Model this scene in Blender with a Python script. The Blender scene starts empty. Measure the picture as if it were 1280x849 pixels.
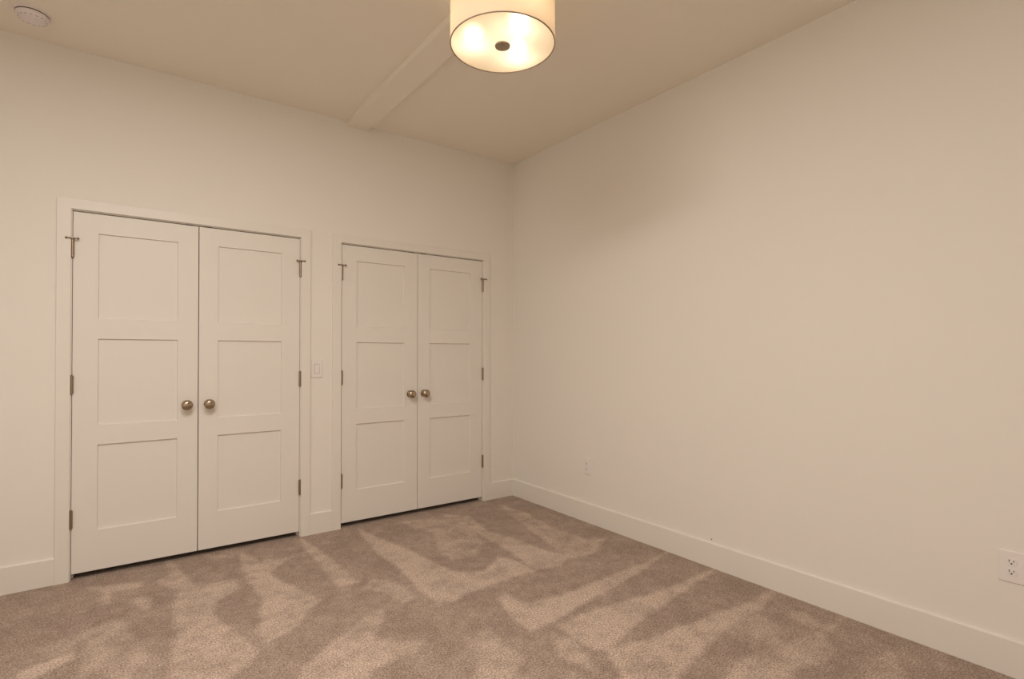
import bpy, bmesh, math, random
import numpy as np
from mathutils import Matrix, Vector, noise

sc = bpy.context.scene
col = sc.collection

# ------------------------------------------------------------------ camera
cam_d = bpy.data.cameras.new('camera')
cam_d.sensor_width = 36.0
cam_d.lens = 659.16 / 1280 * 36.0
cam_d.shift_x = 0.01067
cam_d.shift_y = 0.00975
cam_d.clip_start = 0.02
cam = bpy.data.objects.new('camera', cam_d)
col.objects.link(cam)
R_ = Vector((0.81161, -0.58421, 0.00108)); U_ = Vector((-0.00506, -0.00517, 0.99997)); F_ = Vector((0.58418, 0.81159, 0.00715))
cam.matrix_world = Matrix(((R_.x, U_.x, -F_.x, -2.8309), (R_.y, U_.y, -F_.y, -3.7498), (R_.z, U_.z, -F_.z, 1.2583), (0, 0, 0, 1)))
sc.camera = cam

# ------------------------------------------------------------------ world, exposure
w = bpy.data.worlds.new('world'); sc.world = w; w.use_nodes = True
w.node_tree.nodes['Background'].inputs[0].default_value = (0.02, 0.02, 0.02, 1)
w.node_tree.nodes['Background'].inputs[1].default_value = 0.5
sc.view_settings.view_transform = 'Standard'
sc.view_settings.look = 'None'
sc.view_settings.gamma = 1.0
sc.view_settings.use_curve_mapping = False
sc.view_settings.exposure = 0.0
try:
    sc.cycles.max_bounces = 14
    sc.cycles.diffuse_bounces = 8
    sc.cycles.transparent_max_bounces = 12
    sc.cycles.sample_clamp_indirect = 6.0
    sc.cycles.use_denoising = True
except Exception:
    pass
BULB_STRENGTH = 21.0        # the drum light's three bulbs
FILL_STRENGTH = 54.0      # added fill lights, out of view near the camera

H = 2.941            # ceiling height
X0, Y0 = -4.05, -4.55   # far extents of the room behind the camera
PAN_R = 0.085
BULB_RAD = 0.13
BULB_Z = -0.235
BULB_ANG = (144, 268, 21)

# patches where the carpet nap lies the light way, floor metres: (strength, outline)
PILE = [
  (0.80, [(-3.143,-0.939), (-2.998,-0.907), (-2.987,-0.957), (-3.094,-1.025), (-3.152,-1.021)]),
  (0.70, [(-2.963,-0.166), (-2.742,-0.239), (-2.733,-0.295), (-2.865,-0.306), (-2.879,-0.447), (-2.913,-0.370), (-2.899,-0.293), (-2.934,-0.233)]),
  (0.60, [(-2.771,-0.451), (-2.720,-0.454), (-2.700,-0.576), (-2.716,-0.645), (-2.750,-0.591)]),
  (0.70, [(-2.603,0.047), (-2.574,-0.019), (-2.513,-0.428), (-2.483,-0.509), (-2.513,-0.580), (-2.583,-0.473), (-2.670,-0.278), (-2.603,-0.210)]),
  (0.75, [(-2.613,-0.689), (-2.586,-0.516), (-2.487,-0.542), (-2.435,-0.484), (-2.325,-0.487), (-2.309,-0.634), (-2.436,-0.733), (-2.480,-0.863), (-2.418,-1.088), (-2.360,-1.343), (-2.414,-1.409), (-2.536,-1.510), (-2.756,-1.352), (-2.688,-1.278), (-2.646,-1.173), (-2.628,-0.954)]),
  (0.45, [(-2.944,-0.810), (-2.830,-0.723), (-2.786,-0.841), (-2.752,-1.024), (-2.685,-1.215), (-2.756,-1.352), (-2.951,-1.212), (-2.961,-1.017)]),
  (0.35, [(-3.103,-0.810), (-3.082,-0.749), (-2.919,-0.703), (-2.876,-0.645), (-2.800,-0.690), (-2.806,-0.740), (-2.889,-0.750), (-3.022,-0.845)]),
  (0.80, [(-2.216,-0.071), (-2.173,-0.215), (-2.129,-0.640), (-2.066,-0.808), (-2.003,-1.022), (-2.089,-1.114), (-2.209,-1.255), (-2.271,-1.276), (-2.306,-1.283), (-2.314,-1.162), (-2.286,-1.021), (-2.231,-0.837), (-2.255,-0.550), (-2.250,-0.380)]),
  (0.60, [(-2.183,-0.429), (-2.121,-0.298), (-1.970,-0.344), (-2.087,-0.455), (-2.159,-0.527)]),
  (0.85, [(-1.840,-0.057), (-1.814,-0.187), (-1.793,-0.407), (-1.778,-0.662), (-1.775,-0.855), (-1.769,-0.924), (-1.868,-0.926), (-1.878,-0.782), (-1.859,-0.545), (-1.867,-0.321)]),
  (0.85, [(-1.451,-0.076), (-1.523,-0.648), (-1.499,-0.832), (-1.513,-1.043), (-1.530,-1.250), (-1.535,-1.431), (-1.433,-1.431), (-1.207,-1.375), (-0.892,-1.380), (-0.877,-1.233), (-0.936,-1.084), (-1.094,-1.208), (-1.186,-1.197), (-1.244,-1.143), (-1.283,-1.073), (-1.318,-0.873), (-1.341,-0.630), (-1.409,-0.309)]),
  (0.60, [(-1.780,-1.013), (-1.674,-0.953), (-1.602,-1.005), (-1.604,-1.286), (-1.663,-1.287), (-1.719,-1.115)]),
  (0.65, [(-2.146,-1.496), (-2.021,-1.431), (-1.836,-1.295), (-1.785,-1.302), (-1.820,-1.402), (-1.932,-1.534), (-1.841,-1.624), (-1.747,-1.667), (-1.818,-1.731), (-1.962,-1.733), (-2.121,-1.807), (-2.317,-1.667), (-2.212,-1.554)]),
  (0.40, [(-2.406,0.016), (-2.315,0.033), (-2.305,-0.120), (-2.374,-0.117)]),
  (0.50, [(-1.135,-0.103), (-0.972,-0.173), (-0.780,-0.140), (-0.727,-0.463), (-0.896,-0.844), (-1.030,-1.001), (-1.191,-0.963), (-1.188,-0.807), (-1.036,-0.455), (-1.119,-0.334)]),
  (0.75, [(-0.790,-0.133), (-0.649,-0.283), (-0.729,-0.675), (-0.660,-0.864), (-0.631,-1.205), (-0.565,-1.333), (-0.714,-1.409), (-0.881,-1.374), (-0.817,-1.072), (-0.802,-0.683)]),
  (0.60, [(-0.272,-0.182), (-0.233,-0.454), (-0.306,-0.873), (-0.271,-1.199), (-0.163,-1.257), (-0.384,-1.382), (-0.589,-1.379), (-0.512,-1.026), (-0.372,-0.481)]),
  (0.85, [(-0.016,-1.645), (-0.254,-1.679), (-0.596,-1.686), (-0.972,-1.707), (-1.163,-1.667), (-1.192,-1.515), (-1.254,-1.537), (-1.306,-1.723), (-1.329,-1.886), (-1.187,-1.882), (-1.028,-1.844), (-0.720,-1.795), (-0.299,-1.721)]),
  (0.95, [(-0.003,-1.975), (-0.551,-1.974), (-0.809,-1.931), (-1.014,-1.913), (-1.175,-1.909), (-1.210,-2.036), (-1.188,-2.160), (-1.155,-2.184), (-0.920,-2.127), (-0.763,-2.093), (-0.448,-2.048), (-0.169,-2.005)]),
  (0.95, [(0.045,-2.308), (-0.301,-2.315), (-0.526,-2.282), (-0.746,-2.260), (-0.992,-2.233), (-1.152,-2.186), (-1.203,-2.277), (-1.278,-2.412), (-1.156,-2.500), (-0.884,-2.436), (-0.595,-2.386), (-0.261,-2.374)]),
  (0.65, [(-0.020,-2.654), (-0.246,-2.644), (-0.404,-2.630), (-0.611,-2.596), (-0.763,-2.559), (-0.997,-2.614), (-0.801,-2.755), (-0.662,-2.718), (-0.552,-2.744), (-0.391,-2.768), (-0.318,-2.691)]),
  (0.50, [(-0.173,-2.467), (-0.126,-2.520), (-0.201,-2.625), (-0.269,-2.620), (-0.230,-2.513)]),
  (0.40, [(-0.339,-2.368), (-0.337,-2.491), (-0.414,-2.583), (-0.495,-2.588), (-0.535,-2.520), (-0.555,-2.440), (-0.484,-2.359)]),
  (0.50, [(-1.587,-1.742), (-1.462,-1.747), (-1.495,-1.888), (-1.466,-2.019), (-1.633,-2.158), (-1.755,-2.070), (-1.631,-1.937)]),
  (0.40, [(-0.394,-2.858), (-0.186,-2.901), (-0.421,-3.027), (-0.531,-2.948)]),
  (0.50, [(-1.246,-1.944), (-1.205,-2.056), (-1.303,-2.272), (-1.344,-2.107)]),
  (0.35, [(-1.604,-2.119), (-1.401,-2.169), (-1.339,-2.368), (-1.470,-2.332), (-1.637,-2.212)]),
]

# ------------------------------------------------------------------ materials
def lin(c):
    return tuple(((v/255)/12.92 if v/255 <= 0.04045 else ((v/255+0.055)/1.055)**2.4) for v in c) + (1,)

def mat(name, c, rough=0.5, metal=0.0, bump=None, spec=0.5, var=None):
    m = bpy.data.materials.new(name); m.use_nodes = True
    n = m.node_tree.nodes; l = m.node_tree.links
    b = n['Principled BSDF']
    b.inputs['Base Color'].default_value = c if len(c) == 4 else tuple(c) + (1,)
    b.inputs['Roughness'].default_value = rough
    b.inputs['Metallic'].default_value = metal
    b.inputs['Specular IOR Level'].default_value = spec
    tc = n.new('ShaderNodeTexCoord')
    if bump:
        sc_, st, dist = bump
        nz = n.new('ShaderNodeTexNoise'); nz.inputs['Scale'].default_value = sc_; nz.inputs['Detail'].default_value = 3
        l.new(tc.outputs['Object'], nz.inputs['Vector'])
        bp = n.new('ShaderNodeBump'); bp.inputs['Strength'].default_value = st; bp.inputs['Distance'].default_value = dist
        l.new(nz.outputs['Fac'], bp.inputs['Height']); l.new(bp.outputs['Normal'], b.inputs['Normal'])
    if var:
        sc_, amt = var
        nz = n.new('ShaderNodeTexNoise'); nz.inputs['Scale'].default_value = sc_; nz.inputs['Detail'].default_value = 4
        l.new(tc.outputs['Object'], nz.inputs['Vector'])
        mr = n.new('ShaderNodeMapRange'); mr.inputs['To Min'].default_value = 1 - amt; mr.inputs['To Max'].default_value = 1 + amt
        l.new(nz.outputs['Fac'], mr.inputs['Value'])
        mx = n.new('ShaderNodeVectorMath'); mx.operation = 'SCALE'
        mx.inputs[0].default_value = b.inputs['Base Color'].default_value[:3]
        l.new(mr.outputs['Result'], mx.inputs['Scale']); l.new(mx.outputs['Vector'], b.inputs['Base Color'])
    return m

WALL_C = (0.80, 0.772, 0.725, 1)
M = {}
M['wall'] = mat('painted_drywall', WALL_C, 0.75, bump=(90, 0.12, 0.002), spec=0.2, var=(0.8, 0.012))
M['ceiling'] = mat('ceiling_paint', (0.84, 0.80, 0.715, 1), 0.85, bump=(70, 0.15, 0.002), spec=0.1)
M['trim'] = mat('white_trim_paint', (0.778, 0.750, 0.70, 1), 0.38, spec=0.4)
M['door'] = mat('white_door_paint', (0.772, 0.746, 0.70, 1), 0.45, spec=0.4)
M['nickel'] = mat('brushed_nickel', (0.42, 0.34, 0.25, 1), 0.22, 1.0)
M['hinge'] = mat('hinge_nickel', (0.34, 0.27, 0.20, 1), 0.38, 1.0)
M['dark_metal'] = mat('dark_steel', (0.05, 0.035, 0.03, 1), 0.45, 0.6)
M['rim'] = mat('shade_rim_bronze', (0.24, 0.17, 0.11, 1), 0.6)
M['rubber'] = mat('bumper_rubber', (0.16, 0.12, 0.09, 1), 0.7)
M['plastic'] = mat('white_plastic', (0.80, 0.77, 0.75, 1), 0.35)
M['det_plastic'] = mat('detector_plastic', (0.80, 0.75, 0.76, 1), 0.45)
M['slot'] = mat('slot_black', (0.02, 0.015, 0.012, 1), 0.7)
M['slot_grey'] = mat('vent_shadow', (0.16, 0.12, 0.11, 1), 0.8)
M['vent'] = mat('vent_grey', (0.42, 0.38, 0.37, 1), 0.8)
M['closet'] = mat('closet_shade', (0.06, 0.05, 0.045, 1), 0.9)  # near-black colour stands in for the shade inside the closed closets
M['enamel'] = mat('white_enamel', (0.85, 0.82, 0.76, 1), 0.4)

def glow_cloth(name, c_trans, transp, rough_mix, white, forward=0.0):
    """thin fabric or frosted glass: lets light through both scattered and straight"""
    m = bpy.data.materials.new(name); m.use_nodes = True
    n = m.node_tree.nodes; l = m.node_tree.links
    n.remove(n['Principled BSDF']); out = n['Material Output']
    tr = n.new('ShaderNodeBsdfTranslucent'); tr.inputs['Color'].default_value = c_trans
    df = n.new('ShaderNodeBsdfDiffuse'); df.inputs['Color'].default_value = white
    tp = n.new('ShaderNodeBsdfTransparent'); tp.inputs['Color'].default_value = (1, 0.95, 0.86, 1)
    m1 = n.new('ShaderNodeMixShader'); m1.inputs[0].default_value = rough_mix
    if forward > 0:
        rf = n.new('ShaderNodeBsdfRefraction'); rf.inputs['Color'].default_value = c_trans
        rf.inputs['Roughness'].default_value = 0.75; rf.inputs['IOR'].default_value = 1.4
        m0 = n.new('ShaderNodeMixShader'); m0.inputs[0].default_value = forward
        l.new(tr.outputs[0], m0.inputs[1]); l.new(rf.outputs[0], m0.inputs[2]); tr = m0
    l.new(tr.outputs[0], m1.inputs[1]); l.new(df.outputs[0], m1.inputs[2])
    m2 = n.new('ShaderNodeMixShader'); m2.inputs[0].default_value = transp
    l.new(m1.outputs[0], m2.inputs[1]); l.new(tp.outputs[0], m2.inputs[2])
    l.new(m2.outputs[0], out.inputs['Surface'])
    return m
M['shade'] = glow_cloth('linen_shade', (0.70, 0.545, 0.375, 1), 0.0, 0.45, (0.70, 0.62, 0.50, 1))
M['diffuser'] = glow_cloth('frosted_diffuser', (0.95, 0.86, 0.72, 1), 0.0, 0.2, (0.9, 0.86, 0.78, 1), 0.22)

def emit(name, c, s):
    m = bpy.data.materials.new(name); m.use_nodes = True
    n = m.node_tree.nodes; l = m.node_tree.links
    n.remove(n['Principled BSDF'])
    e = n.new('ShaderNodeEmission'); e.inputs[0].default_value = c; e.inputs[1].default_value = s
    l.new(e.outputs[0], n['Material Output'].inputs['Surface'])
    return m
M['bulb'] = emit('lit_bulb', (1.0, 0.87, 0.70, 1), BULB_STRENGTH)

# carpet: attribute "pile" says which way the nap was brushed
def carpet():
    m = bpy.data.materials.new('cut_pile_carpet'); m.use_nodes = True
    n = m.node_tree.nodes; l = m.node_tree.links; b = n['Principled BSDF']
    b.inputs['Roughness'].default_value = 0.95; b.inputs['Specular IOR Level'].default_value = 0.05
    b.inputs['Sheen Weight'].default_value = 0.15; b.inputs['Sheen Roughness'].default_value = 0.5
    at = n.new('ShaderNodeAttribute'); at.attribute_name = 'pile'
    tc = n.new('ShaderNodeTexCoord')
    def nz(scale, det, rough=0.5):
        t = n.new('ShaderNodeTexNoise'); t.inputs['Scale'].default_value = scale; t.inputs['Detail'].default_value = det
        t.inputs['Roughness'].default_value = rough
        l.new(tc.outputs['Object'], t.inputs['Vector']); return t
    base = n.new('ShaderNodeMix'); base.data_type = 'RGBA'
    base.inputs[6].default_value = CARPET_DARK; base.inputs[7].default_value = CARPET_LIGHT
    l.new(at.outputs['Fac'], base.inputs[0])
    fine = nz(135, 3, 0.85)
    r1 = n.new('ShaderNodeMapRange'); r1.inputs['From Min'].default_value = 0.3; r1.inputs['From Max'].default_value = 0.7; r1.clamp = False
    r1.inputs['To Min'].default_value = 0.12; r1.inputs['To Max'].default_value = 1.88
    l.new(fine.outputs['Fac'], r1.inputs['Value'])
    mid = nz(38, 3, 0.6)
    r2 = n.new('ShaderNodeMapRange'); r2.inputs['To Min'].default_value = 0.86; r2.inputs['To Max'].default_value = 1.14
    l.new(mid.outputs['Fac'], r2.inputs['Value'])
    mm = n.new('ShaderNodeMath'); mm.operation = 'MULTIPLY'
    l.new(r1.outputs[0], mm.inputs[0]); l.new(r2.outputs[0], mm.inputs[1])
    vm = n.new('ShaderNodeVectorMath'); vm.operation = 'SCALE'
    l.new(base.outputs[2], vm.inputs[0]); l.new(mm.outputs[0], vm.inputs['Scale'])
    l.new(vm.outputs[0], b.inputs['Base Color'])
    bp = n.new('ShaderNodeBump'); bp.inputs['Strength'].default_value = 0.55; bp.inputs['Distance'].default_value = 0.006
    l.new(fine.outputs['Fac'], bp.inputs['Height']); l.new(bp.outputs['Normal'], b.inputs['Normal'])
    return m
CARPET_DARK = (0.300, 0.222, 0.178, 1)
CARPET_LIGHT = (0.545, 0.428, 0.352, 1)
M['carpet'] = carpet()

# ------------------------------------------------------------------ mesh helpers
def link(name, bm, m, parent=None, smooth=False, loc=None):
    me = bpy.data.meshes.new(name); bm.normal_update(); bm.to_mesh(me); bm.free()
    me.materials.append(m)
    o = bpy.data.objects.new(name, me); col.objects.link(o)
    if smooth:
        for p in me.polygons: p.use_smooth = True
        try: me.set_sharp_from_angle(angle=math.radians(40))
        except Exception: pass
    if parent: o.parent = parent
    if loc: o.location = loc
    return o
def box(bm, x0, x1, y0, y1, z0, z1, bev=0.0):
    r = bmesh.ops.create_cube(bm, size=1.0)
    bmesh.ops.scale(bm, vec=(abs(x1-x0), abs(y1-y0), abs(z1-z0)), verts=r['verts'])
    bmesh.ops.translate(bm, vec=((x0+x1)/2, (y0+y1)/2, (z0+z1)/2), verts=r['verts'])
    if bev > 0:
        es = set()
        for v in r['verts']: es.update(v.link_edges)
        bmesh.ops.bevel(bm, geom=list(es), offset=bev, segments=2, affect='EDGES', profile=0.5)
def lathe(bm, prof, seg=32, axis='Z', c=(0, 0, 0), closed=True):
    """prof: list of (radius, height) along axis"""
    rings = []
    for (r, h) in prof:
        ring = []
        if r < 1e-6:
            ring = [None]
            p = (0, 0, h)
            pts = [p]
        else:
            pts = [(r*math.cos(2*math.pi*i/seg), r*math.sin(2*math.pi*i/seg), h) for i in range(seg)]
        vs = []
        for (x, y, z) in pts:
            if axis == 'Z': q = (x, y, z)
            elif axis == 'Y': q = (x, z, y)
            else: q = (z, x, y)
            vs.append(bm.verts.new((q[0]+c[0], q[1]+c[1], q[2]+c[2])))
        rings.append(vs)
    for a, b in zip(rings[:-1], rings[1:]):
        if len(a) == 1 and len(b) == 1: continue
        for i in range(seg):
            j = (i+1) % seg
            if len(a) == 1: f = (a[0], b[i], b[j])
            elif len(b) == 1: f = (a[i], b[0], a[j])
            else: f = (a[i], b[i], b[j], a[j])
            bm.faces.new(f)
    bmesh.ops.recalc_face_normals(bm, faces=bm.faces[:])
def empty(name, loc=(0, 0, 0), parent=None):
    o = bpy.data.objects.new(name, None); col.objects.link(o); o.location = loc
    o.empty_display_size = 0.05
    if parent: o.parent = parent
    return o
def tag(o, label=None, cat=None, group=None, kind=None):
    if label: o['label'] = label
    if cat: o['category'] = cat
    if group: o['group'] = group
    if kind: o['kind'] = kind
    return o
def struct(o, label, cat): return tag(o, label, cat, kind='structure')

# ------------------------------------------------------------------ room shell
T = 0.12
D1 = (-3.0518, -2.4432, -1.8371)     # first closet: left edge, meeting line, right edge
D2 = (-1.5455, -0.9400, -0.3307)
ZT, ZB = 2.045, 0.034
JG = 0.0024; JT = 0.019               # gap and jamb thickness

# floor
NX, NY = 400, 500
bm = bmesh.new()
xs = np.linspace(X0, 0.0, NX); ys = np.linspace(Y0, 0.75, NY)
grid = [[bm.verts.new((x, y, 0.0)) for x in xs] for y in ys]
for j in range(NY-1):
    for i in range(NX-1):
        bm.faces.new((grid[j][i], grid[j][i+1], grid[j+1][i+1], grid[j+1][i]))
floor = link('floor', bm, M['carpet'])
PX, PY = np.meshgrid(xs, ys); PX = PX.ravel(); PY = PY.ravel()
def fbm(scale, seed, octs=3):
    out = np.empty(len(PX))
    for k in range(len(PX)):
        v = Vector((PX[k]*scale + seed, PY[k]*scale - seed*0.7, seed*1.3))
        out[k] = noise.fractal(v, 0.7, 2.0, octs)
    return out
wx = fbm(16.0, 3.1)*0.008; wy = fbm(16.0, 17.7)*0.008
QX = PX + wx; QY = PY + wy
def poly_field(pts, soft):
    P = np.array(pts); n = len(P)
    inside = np.zeros(len(QX), bool); d = np.full(len(QX), 1e9)
    for i in range(n):
        a = P[i]; b = P[(i+1) % n]; e = b-a
        t = np.clip(((QX-a[0])*e[0] + (QY-a[1])*e[1]) / (e@e + 1e-12), 0, 1)
        d = np.minimum(d, np.hypot(QX-(a[0]+t*e[0]), QY-(a[1]+t*e[1])))
        c = (a[1] > QY) != (b[1] > QY)
        with np.errstate(divide='ignore', invalid='ignore'):
            xi = a[0] + (QY-a[1])/(b[1]-a[1])*e[0]
        inside ^= c & (QX < xi)
    s = np.where(inside, d, -d)
    return np.clip(s/soft*0.5+0.62, 0, 1)
pile = np.zeros(len(PX))
for wgt, pts in PILE:
    pile = np.maximum(pile, wgt*poly_field(pts, 0.016))
n1 = fbm(5.0, 8.3, 4); n2 = fbm(14.0, 41.0, 3); n3 = fbm(34.0, 11.0, 2)
pile = pile*(0.74 + 0.26*n1 + 0.18*n2) + 0.20 + 0.18*n1 + 0.18*n2 + 0.18*n3
# beyond what the photo shows: same kind of brushed patches
near = (PY < -3.0)
pile = np.where(near, np.maximum(pile, np.clip(0.3+0.9*fbm(1.7, 5.5, 2), 0, 0.8)*np.clip((-PY-3.0)/0.5, 0, 1)), pile)
pile = np.clip(pile, 0, 1)
at = floor.data.attributes.new('pile', 'FLOAT', 'POINT')
at.data.foreach_set('value', pile.astype(np.float32))
struct(floor, 'beige cut-pile carpet with brushed vacuum streaks covering the floor', 'carpet')

# ceiling
bm = bmesh.new(); box(bm, X0-T, T, Y0-T, T+0.75, H, H+0.12)
struct(link('ceiling', bm, M['ceiling']), 'plain flat painted ceiling above the room', 'ceiling')

# far wall with two closet openings
O1 = (D1[0]-JG-JT, D1[2]+JG+JT); O2 = (D2[0]-JG-JT, D2[2]+JG+JT); OZ = ZT+0.0035+JT
bm = bmesh.new()
box(bm, X0-T, O1[0], 0, T, 0, H); box(bm, O1[1], O2[0], 0, T, 0, H); box(bm, O2[1], T, 0, T, 0, H)
box(bm, O1[0], O1[1], 0, T, OZ, H); box(bm, O2[0], O2[1], 0, T, OZ, H)
bmesh.ops.remove_doubles(bm, verts=bm.verts[:], dist=1e-5)
struct(link('wall_far', bm, M['wall']), 'plain off-white wall holding both pairs of closet doors', 'wall')
bm = bmesh.new(); box(bm, 0, T, Y0-T, 0, 0, H)
wr = struct(link('wall_right', bm, M['wall']), 'long blank off-white wall with two outlets near the baseboard', 'wall')
bm = bmesh.new(); box(bm, X0-T, X0, Y0-T, 0, 0, H)
struct(link('wall_left', bm, M['wall']), 'plain off-white side wall', 'wall')
bm = bmesh.new(); box(bm, X0, 0, Y0-T, Y0, 0, H)
struct(link('wall_near', bm, M['wall']), 'plain off-white wall behind the camera', 'wall')
# closets behind the doors
bm = bmesh.new()
for (a, b) in (O1, O2):
    box(bm, a-0.06, b+0.06, 0.75, 0.77, 0, H); box(bm, a-0.08, a-0.06, T, 0.77, 0, H); box(bm, b+0.06, b+0.08, T, 0.77, 0, H)
struct(link('wall_closet', bm, M['closet']), 'closet interior behind the doors, coloured dark as if in shade', 'wall')

# jambs + casing = one trim each
def closet_trim(name, D, O, label):
    bm = bmesh.new()
    jl, jr = D[0]-JG, D[2]+JG; zt = ZT+0.0035
    # jamb
    box(bm, jl-JT, jl, 0.0, T, 0, zt+JT); box(bm, jr, jr+JT, 0.0, T, 0, zt+JT); box(bm, jl, jr, 0.0, T, zt, zt+JT)
    # stops behind the leaves
    box(bm, jl, jl+0.011, 0.038, 0.075, 0, zt); box(bm, jr-0.011, jr, 0.038, 0.075, 0, zt)
    box(bm, jl+0.011, jr-0.011, 0.038, 0.075, zt-0.011, zt)
    # casing with mitre-free butt joints, slightly eased edges
    rv = 0.005; cw = 0.062; th = 0.016
    a, b = jl-rv, jr+rv
    # continuous U-shaped board (front face, inner and outer edges), with bevelled rims
    e = 0.0015
    outer = [(a-cw, 0), (a-cw, zt+rv+cw-0.006), (b+cw, zt+rv+cw-0.006), (b+cw, 0)]
    inner = [(a, 0), (a, zt+rv), (b, zt+rv), (b, 0)]
    def off(pts, d): # shrink for bevel: outer inward, inner outward
        (x0, z0), (x1, z1), (x2, z2), (x3, z3) = pts
        return [(x0+d, z0), (x1+d, z1-d), (x2-d, z2-d), (x3-d, z3)]
    loops = [(outer, 0.0), (outer, -th+e), (off(outer, e), -th), (off(inner, -e), -th), (inner, -th+e), (inner, 0.0)]
    vv = [[bm.verts.new((x, y, z)) for (x, z) in pts] for pts, y in loops]
    for k in range(len(vv)):
        A, B = vv[k], vv[(k+1) % len(vv)]
        for i in range(3):
            bm.faces.new((A[i], A[i+1], B[i+1], B[i]))
    bm.faces.new([v[0] for v in vv]); bm.faces.new([v[3] for v in vv][::-1])
    bmesh.ops.recalc_face_normals(bm, faces=bm.faces[:])
    return struct(link(name, bm, M['trim']), label, 'door trim')
closet_trim('trim_1', D1, O1, 'flat white casing around the closet doors at the far end from the room corner')
closet_trim('trim_2', D2, O2, 'white casing around the closet doors nearest the room corner')
CO1 = (D1[0]-JG-0.067, D1[2]+JG+0.067); CO2 = (D2[0]-JG-0.067, D2[2]+JG+0.067)

# baseboards
BH, BT = 0.145, 0.014
def base(name, p0, p1, nrm, label):
    """extrude a baseboard profile from p0 to p1; nrm points into the room"""
    bm = bmesh.new()
    prof = [(0, 0), (BT, 0), (BT, BH-0.005), (BT-0.006, BH), (0, BH)]
    n = Vector(nrm)
    ends = []
    for p in (p0, p1):
        ends.append([bm.verts.new((p[0]+n.x*d, p[1]+n.y*d, z)) for d, z in prof])
    k = len(prof)
    for i in range(k):
        j = (i+1) % k
        bm.faces.new((ends[0][i], ends[0][j], ends[1][j], ends[1][i]))
    bm.faces.new(ends[0]); bm.faces.new(ends[1][::-1])
    bmesh.ops.recalc_face_normals(bm, faces=bm.faces[:])
    return struct(link(name, bm, M['trim']), label, 'baseboard')
base('baseboard_far', (X0, 0), (CO1[0], 0), (0, -1), 'white baseboard on the far wall beside the first closet, at the photo edge')
base('baseboard_far', (CO1[1], 0), (CO2[0], 0), (0, -1), 'short white baseboard below the light switch between the closets')
base('baseboard_far', (CO2[1], 0), (-BT, 0), (0, -1), 'short white baseboard between the second closet and the room corner')
base('baseboard_right', (0, 0), (0, Y0), (-1, 0), 'long white baseboard along the blank wall with outlets')
base('baseboard_left', (X0, -BT), (X0, Y0), (1, 0), 'white baseboard on the side wall')
base('baseboard_near', (X0+BT, Y0), (-BT, Y0), (0, 1), 'white baseboard on the wall behind the camera')

# shallow boxed beam across the ceiling, running away from the far wall
bm = bmesh.new(); box(bm, -1.516, -1.352, Y0, -0.003, H-0.033, H+0.01, 0.001)
struct(link('trim_3', bm, M['ceiling']), 'shallow painted ceiling beam running out from the far wall over the lamp', 'beam')

# small nail hole in the right wall above the baseboard
bm = bmesh.new(); lathe(bm, [(0.0, -0.0015), (0.003, -0.0012), (0.0042, 0.0004)], 12, 'X', (0, 0, 0))
link('nail_hole', bm, M['slot_grey'], wr, loc=(-0.0004, -1.944, 0.162))

# ------------------------------------------------------------------ closet door leaves
PZ = [(0.26, 0.740), (0.850, 1.338), (1.450, 1.933)]
def leaf_mesh(w, pl, pr):
    """leaf local: x 0..w, front face at y=0 looking to -y, z from ZB to ZT-0.002; three recessed flat panels"""
    bm = bmesh.new()
    z0, z1 = ZB, ZT-0.002; th = 0.035; dep = 0.011; st = 0.003; e = 0.0015
    xs_ = [e, pl, pr, w-e]; zs_ = [z0+e]
    for a, b in PZ: zs_ += [a, b]
    zs_ += [z1-e]
    g = [[bm.verts.new((x, 0, z)) for x in xs_] for z in zs_]
    for j in range(len(zs_)-1):
        for i in range(3):
            if i == 1 and j in (1, 3, 5):
                o = [g[j][1], g[j][2], g[j+1][2], g[j+1][1]]
                a, b = zs_[j], zs_[j+1]
                q = [bm.verts.new(c) for c in ((pl+st, dep, a+st), (pr-st, dep, a+st), (pr-st, dep, b-st), (pl+st, dep, b-st))]
                for k in range(4):
                    bm.faces.new((o[k], o[(k+1) % 4], q[(k+1) % 4], q[k]))
                bm.faces.new(q)
            else:
                bm.faces.new((g[j][i], g[j][i+1], g[j+1][i+1], g[j+1][i]))
    # eased outer edge, sides and back
    n = len(zs_)
    rim = [g[0][i] for i in range(4)] + [g[j][3] for j in range(1, n)] + [g[n-1][i] for i in (2, 1, 0)] + [g[j][0] for j in range(n-2, 0, -1)]
    def out(v, y):
        x, z = v.co.x, v.co.z
        x = 0 if abs(x-e) < 1e-6 else (w if abs(x-(w-e)) < 1e-6 else x)
        z = z0 if abs(z-(z0+e)) < 1e-6 else (z1 if abs(z-(z1-e)) < 1e-6 else z)
        return bm.verts.new((x, y, z))
    r1 = [out(v, e) for v in rim]; r2 = [out(v, th) for v in rim]
    for A, B in ((rim, r1), (r1, r2)):
        for i in range(len(A)):
            j = (i+1) % len(A)
            bm.faces.new((A[i], A[j], B[j], B[i]))
    bm.faces.new(r2)
    bmesh.ops.recalc_face_normals(bm, faces=bm.faces[:])
    return bm

def knob_bm():
    bm = bmesh.new()
    # rosette, neck, rounded knob; axis along -y
    prof = [(0.0, 0.0), (0.027, 0.0), (0.028, -0.003), (0.025, -0.007), (0.014, -0.009), (0.0105, -0.013), (0.0105, -0.024),
            (0.015, -0.028), (0.024, -0.032), (0.0295, -0.038), (0.0315, -0.0445), (0.0305, -0.051), (0.026, -0.0575), (0.018, -0.0620), (0.0095, -0.0640), (0.0, -0.0645)]
    lathe(bm, prof, 40, 'Y')
    return bm

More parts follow.
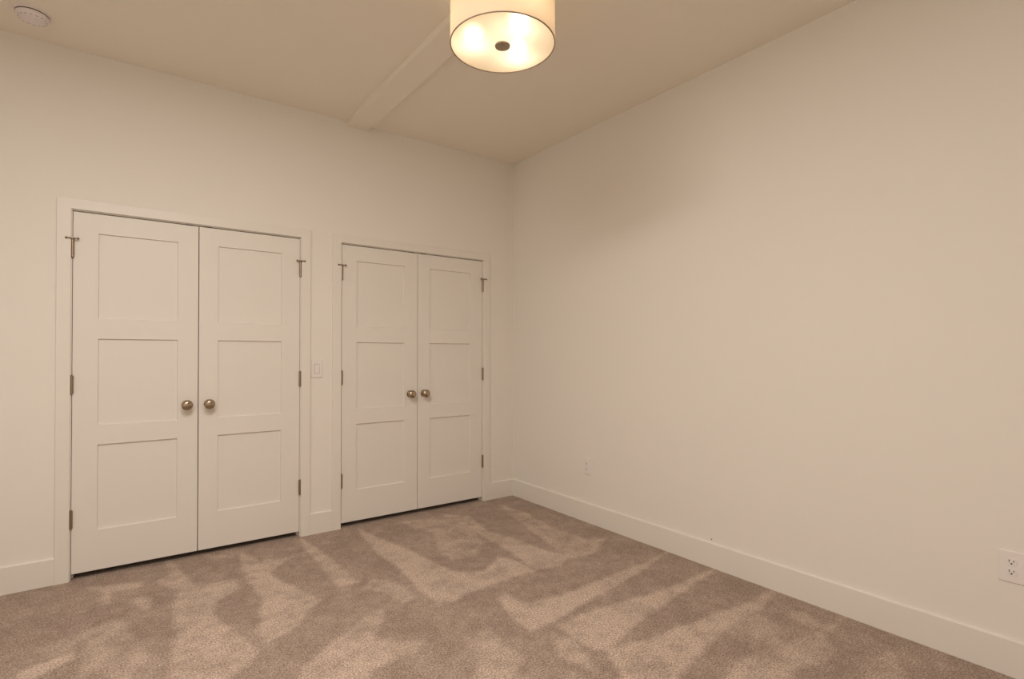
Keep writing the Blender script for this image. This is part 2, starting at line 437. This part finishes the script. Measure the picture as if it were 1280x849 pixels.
def hinge_bm():
    """barrel of five knuckles with ball tips, plus the two leaves' visible edges"""
    bm = bmesh.new(); r = 0.0080; h = 0.098
    prof = [(0.0, -h/2-0.006), (0.0035, -h/2-0.005), (0.005, -h/2-0.002), (r, -h/2)]
    for k in range(5):
        a = -h/2 + k*h/5; b = a + h/5
        prof += [(r, a+0.0006), (r, b-0.0006)]
        if k < 4: prof += [(r-0.0012, b)]
    prof += [(r, h/2), (0.005, h/2+0.002), (0.0035, h/2+0.005), (0.0, h/2+0.006)]
    lathe(bm, prof, 20, 'Z', (0, -0.0065, 0))
    box(bm, -0.0011, 0.0011, -0.002, 0.03, -h/2, h/2)
    return bm

hinge_me = hinge_bm(); hinge_mesh = bpy.data.meshes.new('hinge'); hinge_me.to_mesh(hinge_mesh); hinge_me.free()
hinge_mesh.materials.append(M['hinge'])
for p in hinge_mesh.polygons: p.use_smooth = True
try: hinge_mesh.set_sharp_from_angle(angle=math.radians(40))
except Exception: pass

def pin_stop(parent, side):
    """hinge-pin door stop: threaded arms out to both sides with rubber tips"""
    bm = bmesh.new()
    lathe(bm, [(0.0, 0.002), (0.0095, 0.002), (0.0095, 0.008), (0.0, 0.008)], 16, 'Z', (0, -0.0065, 0.049))
    box(bm, -0.005, 0.005, -0.026, -0.010, 0.050, 0.057, 0.001)
    s = side
    # arm over the casing (jamb side) and arm over the leaf
    def arm(dx, dy, L):
        a = Vector((0, -0.0215, 0.0535)); d = Vector((dx, dy, 0)).normalized()
        q = Matrix.Translation(a) @ d.to_track_quat('Z', 'Y').to_matrix().to_4x4()
        b2 = bmesh.new()
        lathe(b2, [(0, 0), (0.0036, 0), (0.0036, L), (0, L)], 12, 'Z')
        me = bpy.data.meshes.new('t'); bmesh.ops.transform(b2, matrix=q, verts=b2.verts[:]); b2.to_mesh(me); b2.free()
        bm.from_mesh(me); bpy.data.meshes.remove(me)
        return q
    q1 = arm(-s*1.0, 0.05, 0.024); q2 = arm(s*1.0, 0.12, 0.022)
    st = link('hinge_pin_stop', bm, M['hinge'], parent)
    for q, L in ((q1, 0.024), (q2, 0.022)):
        b2 = bmesh.new(); lathe(b2, [(0, L-0.001), (0.0055, L-0.001), (0.0062, L+0.003), (0.005, L+0.007), (0, L+0.008)], 16, 'Z')
        bmesh.ops.transform(b2, matrix=q, verts=b2.verts[:])
        bm2 = bmesh.new(); me = bpy.data.meshes.new('t'); b2.to_mesh(me); b2.free(); bm2.from_mesh(me); bpy.data.meshes.remove(me)
        # tips belong to the stop itself
        ob = link('rubber_tip', bm2, M['rubber'], parent)
    return st

HZ = [(0.3385), (1.082), (1.837)]
def leaf(idx, x0, x1, hinge_left, pl, pr, knob_x, label):
    w_ = x1-x0
    o = link('door_%d' % idx, leaf_mesh(w_, pl-x0, pr-x0), M['door'], loc=(x0, 0.001, 0))
    struct(o, label, 'door')
    k = link('door_knob', knob_bm(), M['nickel'], o, smooth=True, loc=(knob_x-x0, 0, 0.941))
    k['label'] = 'round satin nickel door knob'
    hx = (-JG/2 if hinge_left else w_+JG/2)
    for i, z in enumerate(HZ):
        h = bpy.data.objects.new('hinge', hinge_mesh); col.objects.link(h); h.parent = o; h.location = (hx, -0.001, z)
        if i == 2: pin_stop(h, 1 if hinge_left else -1)
    # ball catch strike above the meeting stile
    bm = bmesh.new(); cx = (w_-0.048) if hinge_left else 0.048
    box(bm, cx-0.020, cx+0.020, -0.0005, 0.028, ZT-0.002, ZT+0.0030)
    c = link('ball_catch', bm, M['dark_metal'], o)
    c['label'] = 'dark metal ball catch on top of the door'
    return o
G = 0.0022
leaf(1, D1[0], D1[1]-G, True, -2.939, -2.553, -2.506, 'three-panel white closet door leaf hinged farthest from the room corner')
leaf(2, D1[1]+G, D1[2], False, -2.336, -1.955, -2.386, 'three-panel white closet door leaf hinged beside the light switch')
leaf(3, D2[0], D2[1]-G, True, -1.434, -1.051, -1.006, 'three-panel white closet door leaf hinged just past the light switch, second closet')
leaf(4, D2[1]+G, D2[2], False, -0.833, -0.450, -0.886, 'three-panel white closet door leaf closest to the room corner')

# ------------------------------------------------------------------ wall devices
def rounded_plate(bm, w_, h_, d, r=0.004, e=0.002):
    """plate in xz, front at y=-d"""
    def loop(w2, h2, r2, y):
        pts = []
        for cx, cz, a0 in ((w2-r2, h2-r2, 0), (-w2+r2, h2-r2, 90), (-w2+r2, -h2+r2, 180), (w2-r2, -h2+r2, 270)):
            for k in range(5):
                a = math.radians(a0+k*22.5); pts.append((cx+r2*math.cos(a), y, cz+r2*math.sin(a)))
        return [bm.verts.new(p) for p in pts]
    L = [loop(w_/2, h_/2, r, 0), loop(w_/2, h_/2, r, -d+e), loop(w_/2-e, h_/2-e, r, -d)]
    for A, B in zip(L[:-1], L[1:]):
        for i in range(len(A)):
            j = (i+1) % len(A); bm.faces.new((A[i], A[j], B[j], B[i]))
    bm.faces.new(L[-1]); bm.faces.new(L[0][::-1])
    bmesh.ops.recalc_face_normals(bm, faces=bm.faces[:])

sw = empty('light_switch', (-1.722, 0, 1.1485))
tag(sw, 'white rocker light switch on the wall between the two closets', 'light switch')
bm = bmesh.new(); rounded_plate(bm, 0.074, 0.124, 0.007); link('cover_plate', bm, M['plastic'], sw)
bm = bmesh.new()
v = [bm.verts.new(c) for c in ((-.0165, -.007, -.033), (.0165, -.007, -.033), (.0165, -.007, .033), (-.0165, -.007, .033),
                               (-.0160, -.0085, -.0325), (.0160, -.0085, -.0325), (.0160, -.0115, .0325), (-.0160, -.0115, .0325))]
for f in ((4, 5, 6, 7), (0, 1, 5, 4), (1, 2, 6, 5), (2, 3, 7, 6), (3, 0, 4, 7), (0, 3, 2, 1)): bm.faces.new([v[i] for i in f])
bmesh.ops.recalc_face_normals(bm, faces=bm.faces[:])
link('rocker', bm, M['plastic'], sw)
bm = bmesh.new()
for (a, b, c, d) in ((-.0178, .0178, .0333, .0345), (-.0178, .0178, -.0345, -.0333), (-.0178, -.0168, -.0333, .0333), (.0168, .0178, -.0333, .0333)):
    box(bm, a, b, -.0074, -.0066, c, d)
link('rocker_gap', bm, M['slot_grey'], sw)
bm = bmesh.new()
bm.free()
for z in (.048, -.048):
    bm = bmesh.new(); lathe(bm, [(0, -.0068), (.003, -.0068), (.0028, -.0078), (0, -.008)], 12, 'Y', (0, 0, z))
    link('screw', bm, M['plastic'], sw)

def outlet(y, z, label):
    o = empty('wall_outlet', (0, y, z)); o.rotation_euler = (0, 0, -math.pi/2)   # local -y looks to -x
    tag(o, label, 'outlet', 'wall outlets')
    bm = bmesh.new(); rounded_plate(bm, 0.078, 0.122, 0.006); link('cover_plate', bm, M['plastic'], o)
    for s in (0.0195, -0.0195):
        bm = bmesh.new()
        lathe(bm, [(0, -.0055), (.0172, -.0055), (.0172, -.0078), (.0165, -.0084), (0, -.0084)], 28, 'Y', (0, 0, 0))
        for vv in bm.verts: vv.co.z = max(-.0135, min(.0135, vv.co.z))
        r = link('receptacle', bm, M['plastic'], o, loc=(0, 0, s))
        bm = bmesh.new()
        box(bm, -.0078, -.0055, -.0087, -.0080, -.001, .0085); box(bm, .0055, .0078, -.0087, -.0080, 0, .0075)
        lathe(bm, [(0, -.0080), (.0030, -.0080), (.0030, -.0087), (0, -.0087)], 14, 'Y', (0, 0, -.0065))
        link('socket_slots', bm, M['slot'], r)
    bm = bmesh.new(); lathe(bm, [(0, -.0058), (.003, -.0058), (.0028, -.0068), (0, -.007)], 12, 'Y'); link('screw', bm, M['plastic'], o)
    return o
outlet(-0.922, 0.414, 'small white duplex outlet low on the long wall, near the room corner')
outlet(-3.239, 0.4255, 'white duplex outlet low on the long wall, cut by the photo edge')

# ------------------------------------------------------------------ smoke detector
sd = empty('smoke_detector', (-3.197, -0.283, H))
tag(sd, 'round white smoke detector on the ceiling by the far wall', 'smoke detector')
bm = bmesh.new(); lathe(bm, [(0, 0), (.070, 0), (.071, -.004), (.069, -.008), (0, -.008)], 48); link('mounting_base', bm, M['det_plastic'], sd, smooth=True)
bm = bmesh.new(); lathe(bm, [(0, -.008), (.0655, -.008), (.0655, -.0125), (0, -.0125)], 48); link('seam', bm, M['slot_grey'], sd)
bm = bmesh.new(); lathe(bm, [(0, -.012), (.0625, -.012), (.0655, -.0135), (.064, -.024), (.060, -.031), (.048, -.035), (.046, -.0335), (.040, -.0335), (.038, -.036), (.02, -.038), (0, -.0385)], 48)
cv = link('cover', bm, M['det_plastic'], sd, smooth=True)
bm = bmesh.new()
for k in range(16):
    a = k*math.pi/8; b2 = bmesh.new(); box(b2, .0520, .0560, -.005, .005, -.0338, -.031)
    bmesh.ops.rotate(b2, cent=(0, 0, 0), matrix=Matrix.Rotation(a, 3, 'Z'), verts=b2.verts[:])
    me = bpy.data.meshes.new('t'); b2.to_mesh(me); b2.free(); bm.from_mesh(me); bpy.data.meshes.remove(me)
link('vents', bm, M['vent'], cv)
bm = bmesh.new(); lathe(bm, [(0, -.037), (.010, -.037), (.0105, -.0395), (.009, -.041), (0, -.0413)], 24, 'Z', (.018, -.012, 0)); link('test_button', bm, M['det_plastic'], cv, smooth=True)

# ------------------------------------------------------------------ drum ceiling light
LX, LY, DROP, LR = -1.468, -1.865, 0.32, 0.231
lamp = empty('ceiling_light', (LX, LY, H))
tag(lamp, 'lit drum ceiling light with cream fabric shade and frosted diffuser', 'ceiling light')
zb = -DROP; zt_ = -0.065
bm = bmesh.new(); lathe(bm, [(0, -.034), (.075, -.034), (.075, -.044), (.060, -.058), (0, -.060)], 48); link('canopy', bm, M['enamel'], lamp, smooth=True)
bm = bmesh.new(); lathe(bm, [(0.0, -.060), (.009, -.060), (.009, zb+0.012), (0.0, zb+0.012)], 16); link('stem', bm, M['nickel'], lamp)
# socket pan
bm = bmesh.new(); lathe(bm, [(0, -.090), (PAN_R, -.090), (PAN_R, -.096), (0, -.096)], 48); link('socket_pan', bm, M['enamel'], lamp)
# fabric shade (thin wall)
bm = bmesh.new(); lathe(bm, [(LR, zb+0.004), (LR, zt_)], 96); shade = link('lamp_shade', bm, M['shade'], lamp, smooth=True)
# rims top and bottom
bm = bmesh.new()
lathe(bm, [(LR-.003, zb+.001), (LR+.0010, zb+.001), (LR+.0010, zb+.0045), (LR-.003, zb+.0045), (LR-.003, zb+.001)], 96)
rb = link('shade_rim', bm, M['rim'], lamp, smooth=True)
bm = bmesh.new(); lathe(bm, [(LR-.003, zt_-.004), (LR+.001, zt_-.004), (LR+.001, zt_), (LR-.003, zt_), (LR-.003, zt_-.004)], 96)
link('shade_rim', bm, M['hinge'], lamp, smooth=True)
# spider arms carrying the shade
bm = bmesh.new()
for k in range(3):
    a = math.radians(90+120*k); b2 = bmesh.new(); box(b2, 0.008, LR-.003, -.002, .002, zt_-.004, zt_-.0005)
    bmesh.ops.rotate(b2, cent=(0, 0, 0), matrix=Matrix.Rotation(a, 3, 'Z'), verts=b2.verts[:])
    me = bpy.data.meshes.new('t'); b2.to_mesh(me); b2.free(); bm.from_mesh(me); bpy.data.meshes.remove(me)
link('shade_spider', bm, M['hinge'], lamp)
# diffuser disc
bm = bmesh.new(); lathe(bm, [(0.0, zb+.003), (LR-.005, zb+.003)], 96); df = link('diffuser', bm, M['diffuser'], lamp)
bm = bmesh.new(); lathe(bm, [(0, zb+.002), (.033, zb+.002), (.0345, zb-.002), (.032, zb-.006), (.012, zb-.009), (0, zb-.0095)], 40); link('finial', bm, M['nickel'], lamp, smooth=True)
for ang in BULB_ANG:
    a = math.radians(ang); bx_, by_ = BULB_RAD*math.cos(a), BULB_RAD*math.sin(a)
    bm = bmesh.new(); lathe(bm, [(0, -.096), (.019, -.096), (.019, BULB_Z+.040), (0, BULB_Z+.040)], 20, 'Z', (bx_, by_, 0)); s_ = link('bulb_socket', bm, M['enamel'], lamp)
    bm = bmesh.new(); lathe(bm, [(0, BULB_Z+.042), (.013, BULB_Z+.042), (.018, BULB_Z+.028), (.028, BULB_Z+.010), (.030, BULB_Z), (.027, BULB_Z-.013), (.017, BULB_Z-.024), (0, BULB_Z-.030)], 24, 'Z', (bx_, by_, 0))
    link('bulb', bm, M['bulb'], s_, smooth=True)

# ------------------------------------------------------------------ unseen fill lights added on the ceiling to brighten the walls
M['fill_lens'] = emit('fill_glow', (1.0, 0.925, 0.85, 1), FILL_STRENGTH)
FILL_LIGHTS = ((-2.58, -2.32, 'added round fill light, out of view, between the drum light and the camera'),
          (-3.30, -3.00, 'added round fill light, out of view, above the camera'))
for (x, y, lab) in FILL_LIGHTS:
    c = empty('fill_light', (x, y, H)); tag(c, lab, 'ceiling light', 'added fill lights')
    bm = bmesh.new(); lathe(bm, [(.250, 0), (.272, 0), (.272, -.012), (.266, -.018), (.250, -.016), (.250, 0)], 48); link('fill_ring', bm, M['enamel'], c, smooth=True)
    bm = bmesh.new(); lathe(bm, [(0, -.014), (.250, -.014)], 48); link('lens', bm, M['fill_lens'], c)
